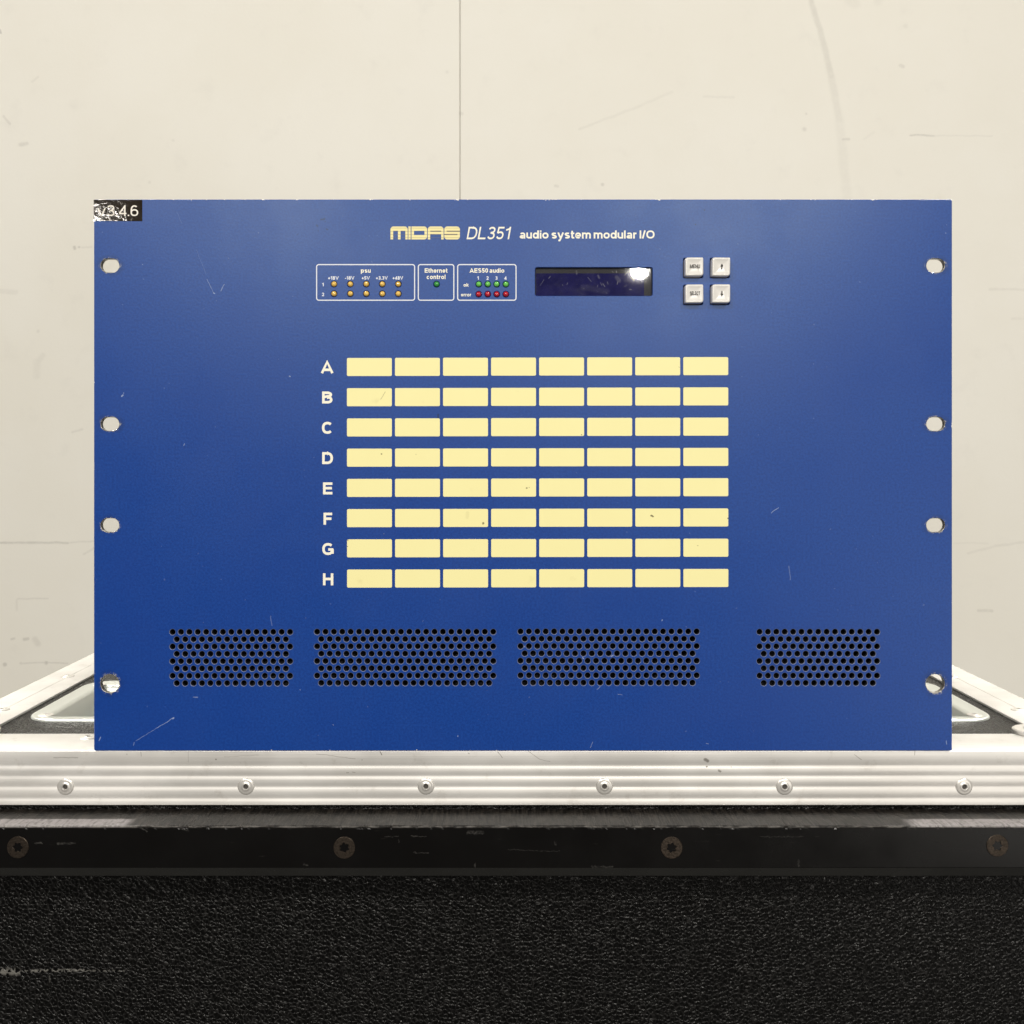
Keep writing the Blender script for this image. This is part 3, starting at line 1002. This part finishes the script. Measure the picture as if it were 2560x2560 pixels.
def mat_pane():
    m = NT('scratched_clear_pane')
    t = m.t
    p = m.coord(rack)
    out = t.nodes['Material Output']
    fr = m.n('ShaderNodeFresnel')
    fr.inputs[0].default_value = 1.5
    nb = m.bump(m.noise(p, .10, 2, .5), .012, .0006)
    gl = m.n('ShaderNodeBsdfGlossy')
    gl.inputs['Roughness'].default_value = .018
    m.put(gl.inputs['Normal'], nb)
    tr = m.n('ShaderNodeBsdfTransparent')
    tr.inputs[0].default_value = (.93, .93, .95, 1)
    mx = m.n('ShaderNodeMixShader')
    m.put(mx.inputs[0], fr.outputs[0])
    m.put(mx.inputs[1], tr.outputs[0])
    m.put(mx.inputs[2], gl.outputs[0])
    df = m.n('ShaderNodeBsdfDiffuse')
    df.inputs[0].default_value = (.75, .75, .8, 1)
    mx2 = m.n('ShaderNodeMixShader')
    def dx(u): return X(1320 + u * .176)
    def dz(v): return Z(650 + v * .176)
    L = [(175, 355, 230, 270, .10, .35), (295, 255, 318, 225, .2, .35), (555, 345, 565, 315, .15, .35), (850, 240, 905, 300, .12, .35), (1035, 315, 1050, 360, .14, .4), (1065, 330, 1095, 375, .16, .45),
         (1130, 305, 1140, 340, .14, .35), (1200, 150, 1215, 172, .14, .5), (1255, 150, 1265, 172, .22, .6), (1380, 210, 1420, 155, .25, .7), (1270, 340, 1280, 300, .2, .45),
         (1445, 410, 1475, 418, .2, .5), (985, 375, 1000, 350, .14, .35), (785, 405, 800, 395, .15, .25), (1110, 455, 1125, 468, .15, .25), (1370, 370, 1410, 355, .14, .3),
         (490, 345, 495, 355, .2, .25), (1470, 235, 1510, 285, .55, .8), (1430, 190, 1455, 225, .3, .6), (690, 150, 695, 195, .6, .12), (1265, 240, 1300, 290, 1.6, .10), (1000, 215, 1015, 250, .8, .12), (1120, 440, 790, 380, 2.5, .03)]
    mk = m.marks(p, [(dx(a), dz(b), dx(c), dz(d), w * .8, s * .42) for a, b, c, d, w, s in L], m.wobble(p, .6, .5))
    hz = m.ramp(m.noise(p, .11, 4, .7), .42, .85, .002, .018)
    m.put(mx2.inputs[0], m.math('ADD', mk, hz, clamp=True))
    m.put(mx2.inputs[1], mx.outputs[0])
    m.put(mx2.inputs[2], df.outputs[0])
    m.put(out.inputs[0], mx2.outputs[0])
    return m.m


mb = MB()
l = rrect(cx, cz, DX1 - DX0 - .3, DZ1 - DZ0 - .3, 1.0, 4)
mb.loops([[(q[0], 1.1, q[1]) for q in l(-.15)], [(q[0], 1.25, q[1]) for q in l(0)], [(q[0], 2.1, q[1]) for q in l(0)]])
mb.build('display_pane', [mat_pane()], display, RB)

# keys
m = NT('ivory_key_plastic')
p = m.coord(rack)
M_KEY = m.set(col=m.mix(m.noise(p, .3, 4, .6), (.68, .665, .63), (.76, .745, .71)), rough=.24, coat=.25, coatr=.12)
M_KEYINK = mat_simple('dark_key_ink', (.022, .018, .015), .5)
M_KEYWELL = mat_simple('key_well', (.01, .01, .012), .6)
kl = lambda d, s=1.0: [(q[0] * s, q[1] * s) for q in rrect(0, 0, 10.5, 10.7, 1, 4, (.95, 1.75, .7, 1.75))(d)]
mb = MB()
stack = [(0, 1, 2.6), (0, 1, -2.0), (-.18, 1, -3.2), (-.36, 1, -3.65), (-.7, 1, -3.85), (-.7, .93, -3.86)]
for s, y in ((.86, -3.80), (.78, -3.68), (.62, -3.54), (.42, -3.43), (.2, -3.38)):
    stack.append((-.7, s, y))
mb.loops([[(q[0], y, q[1]) for q in kl(d, s)] for d, s, y in stack])
key = mb.build('push_button', [M_KEY], rack, smooth=45)
for k, (px, py, t) in enumerate(KEYS):
    o = key if k == 0 else link('push_button', key.data, rack)
    o.location = [q * MM for q in (X(px) + .05, 0, Z(py) + .1)]
    o.rotation_euler = (random.uniform(-.02, .02), random.uniform(-.012, .012), random.uniform(-.015, .015))
    o['label'] = {'MENU': 'ivory push button marked MENU', 'SELECT': 'ivory push button marked SELECT', 'up': 'ivory push button with an up arrow', 'down': 'ivory push button with a down arrow'}[t]
    yk = -3.90
    if t in ('MENU', 'SELECT'):
        lettering(t, .35, -.95, 2.15, 5.6, .19 if t == 'MENU' else .20, .14, y=yk, parent=o, mat=M_KEYINK)
    else:
        s = 1 if t == 'up' else -1
        mb = MB()
        pts = [(.85, .15), (0, 1.75), (-.85, .15), (-.28, .15), (-.28, -1.45), (.28, -1.45), (.28, .15)]
        mb.add([(.35 + x, yk, s * z) for x, z in pts], [(0, 1, 2), (3, 4, 5, 6)])
        o2 = mb.build('arrow_mark', [M_KEYINK], o, recalc=False)

# label fields: 8 rows of 8
l = rrect(0, 0, 112.4 * K, 45.2 * K, .75, 3)
mb = MB()
mb.loops([[(q[0], -.05, q[1]) for q in l(-.04)], [(q[0], -.01, q[1]) for q in l(0)]], True, False)
cell = None
for r_ in range(8):
    for c_ in range(8):
        px = 923.5 + c_ * 120.12 + .05 * r_
        py = 917.6 - 2.2 * c_ / 7 + r_ * 75.55 + .1 * c_ / 7 * r_
        if cell is None:
            cell = mb.build('label_field', [M_CELL], faceplate, RB, recalc=False)
            cell.data.flip_normals()
            o = cell
        else:
            o = link('label_field', cell.data, faceplate)
        o.location = (X(px) * MM, 0, Z(py) * MM)
for i, ch in enumerate('ABCDEFGH'):
    W, _ = glyph(ch, .215)
    lettering(ch, X(818 + .35 * i), Z(933.0 + 75.75 * i), 30 * K, None, .21, parent=faceplate, mat=M_CREAM, name='row_letter')

# headings
lettering('DL351', X(1166.5), Z(598.2), 31 * K, 106 * K, .135, .15, 'l', .21, parent=faceplate, mat=M_CREAM)
lettering('audio system modular I/O', X(1299.3), Z(596.4), 20.2 * K, 337 * K, .195, .11, 'l', parent=faceplate, mat=M_CREAM)
for s, px, py, cap, wd in (('psu', 914.5, 681.8, 11, 24.5), ('Ethernet', 1090.3, 681.8, 11, 57), ('control', 1090.3, 697.8, 11, 47), ('AES50 audio', 1217.5, 681.8, 11, 86.5)):
    lettering(s, X(px), Z(py), cap * K, wd * K, .215, .12, parent=faceplate, mat=M_CREAM)
for s, px, py, wd in (('+18V', 833.6, 699.2, 26.4), ('-18V', 874.2, 699.2, 23.2), ('+5V', 914.5, 699.2, 20), ('+3.3V', 954.6, 699.2, 29.2), ('+48V', 994.7, 699.2, 26.2),
                      ('1', 807.5, 715.7, None), ('2', 807.5, 740.4, None), ('1', 1195, 699.5, None), ('2', 1218.7, 699.5, None), ('3', 1241.1, 699.5, None), ('4', 1263.6, 699.5, None),
                      ('ok', 1165.3, 716.5, 12.8), ('error', 1165.3, 741, 25.5)):
    lettering(s, X(px), Z(py), 8.5 * K, wd * K if wd else None, .215, .12, parent=faceplate, mat=M_WHITE if s[0] in '+-1234' else M_CREAM)

# outlined groups round the indicator lights
for x0, x1 in ((790.4, 1037.9), (1044.6, 1135.9), (1142.9, 1291.4)):
    mb = MB()
    l = rrect(X((x0 + x1) / 2), Z(706.1), (x1 - x0) * K, 91.6 * K, 1.5, 5)
    A, B = l(0), l(-.58)
    n = len(A)
    mb.add([(q[0], -.03, q[1]) for q in A + B], [(i, n + i, n + (i + 1) % n, (i + 1) % n) for i in range(n)])
    mb.build('outline_print', [M_WHITE], faceplate, RB, recalc=False)

# logo: five squared letters with fine horizontal gaps
def lx(u): return X(950 + u * .18116)
def lz(v): return Z(550 + v * .18116)


def rc(u0, u1, v0, v1, tl=0, tr=0, br=0, bl=0, n=5):
    """outline in logo units with per-corner radii, v downwards"""
    pts = []
    for (cx_, cy_, r_, a0) in ((u1, v0, tr, 90), (u0, v0, tl, 180), (u0, v1, bl, 270), (u1, v1, br, 0)):
        sx = -1 if cx_ == u1 else 1
        sy = 1 if cy_ == v0 else -1
        if r_ == 0:
            pts.append((cx_, cy_))
        else:
            a_s = a0 - 90 if a0 != 0 else -90
            for i in range(n + 1):
                a = math.radians(a_s + 90 * i / n)
                pts.append((cx_ + sx * r_ + r_ * math.cos(a), cy_ + sy * r_ - r_ * math.sin(a)))
    return pts


def fill(mb, loops, y, mi):
    rv_, rf_ = fill2d([[(lx(u), lz(v)) for u, v in l] for l in loops])
    mb.add([(p[0], y, p[1]) for p in rv_], rf_, mi)


mb = MB()
top = rc(145, 383, 90, 269, 42, 42)
# M: cut the two notches out of the lower edge
Mo = top[:len(top) - 2] + [(145, 269), (182, 269), (182, 150), (248, 150), (248, 269), (284, 269), (284, 150), (350, 150), (350, 269), (383, 269)]
fill(mb, [Mo], -.05, 0)
fill(mb, [[(392, 90), (392, 269), (424, 269), (424, 90)]], -.05, 0)
fill(mb, [rc(435, 650, 90, 269, 0, 40, 40, 0), [(470, 150), (470, 208), (615, 208), (615, 150)]], -.05, 0)
At = rc(660, 878, 90, 269, 42, 42)
Ao = At[:len(At) - 2] + [(660, 269), (693, 269), (693, 195), (845, 195), (845, 269), (878, 269)]
fill(mb, [Ao], -.05, 0)
fill(mb, [rc(888, 1103, 90, 269, 42, 42, 42, 42)], -.05, 0)
for u0, u1, v0, v1 in ((695, 845, 148, 164), (920, 1105, 148, 164), (886, 1070, 193, 208)):
    fill(mb, [[(u0, v0), (u0, v1), (u1, v1), (u1, v0)]], -.065, 1)
for v in (112, 157, 200, 245):
    for u0, u1 in ((143, 469), (616, 694), (846, 919), (1071, 1105)) if v == 157 else ((143, 469), (616, 885), (1071, 1105)) if v == 200 else ((143, 1105),):
        fill(mb, [[(u0, v - 1.6), (u0, v + 1.6), (u1, v + 1.6), (u1, v - 1.6)]], -.08, 1)
logo = mb.build('logo_print', [M_GOLD, M_LOGOLINE], faceplate, RB, recalc=False)
# every print faces the viewer
for o in list(COL.objects):
    if o.type == 'MESH' and o.name.split('.')[0] in ('lettering', 'row_letter', 'outline_print', 'logo_print', 'arrow_mark'):
        if sum(p.normal.y * p.area for p in o.data.polygons) > 0:
            o.data.flip_normals()

# sticker in the upper left corner
m = NT('glossy_black_sticker')
p = m.coord(rack)
nz = m.noise(p, .42, 2, .5, dist=.6)
nz2 = m.noise(p, .12, 3, .55)
M_STICK = m.set(col=m.mix(nz2, (.011, .008, .005), (.026, .019, .012)), rough=.06, normal=m.bump(m.math('ADD', nz, m.math('MULTIPLY', nz2, .8)), .030, .0011), spec=.42)
M_STICKINK = mat_simple('white_sticker_ink', (.78, .74, .66), .3)
mb = MB()
sx0, sx1, sz0, sz1 = X(234.6), X(356), Z(553), Z(499.6)
mb.box(sx0, sx1, -.12, -.005, sz0, sz1)
stick = mb.build('sticker', [M_STICK], rack, RB)
stick['label'] = 'glossy black version sticker in the upper left corner'
lettering('v3.4.6', X(244.5), Z(540.4), 27 * K, 101.5 * K, .125, .12, 'l', y=-.14, parent=stick, mat=M_STICKINK)
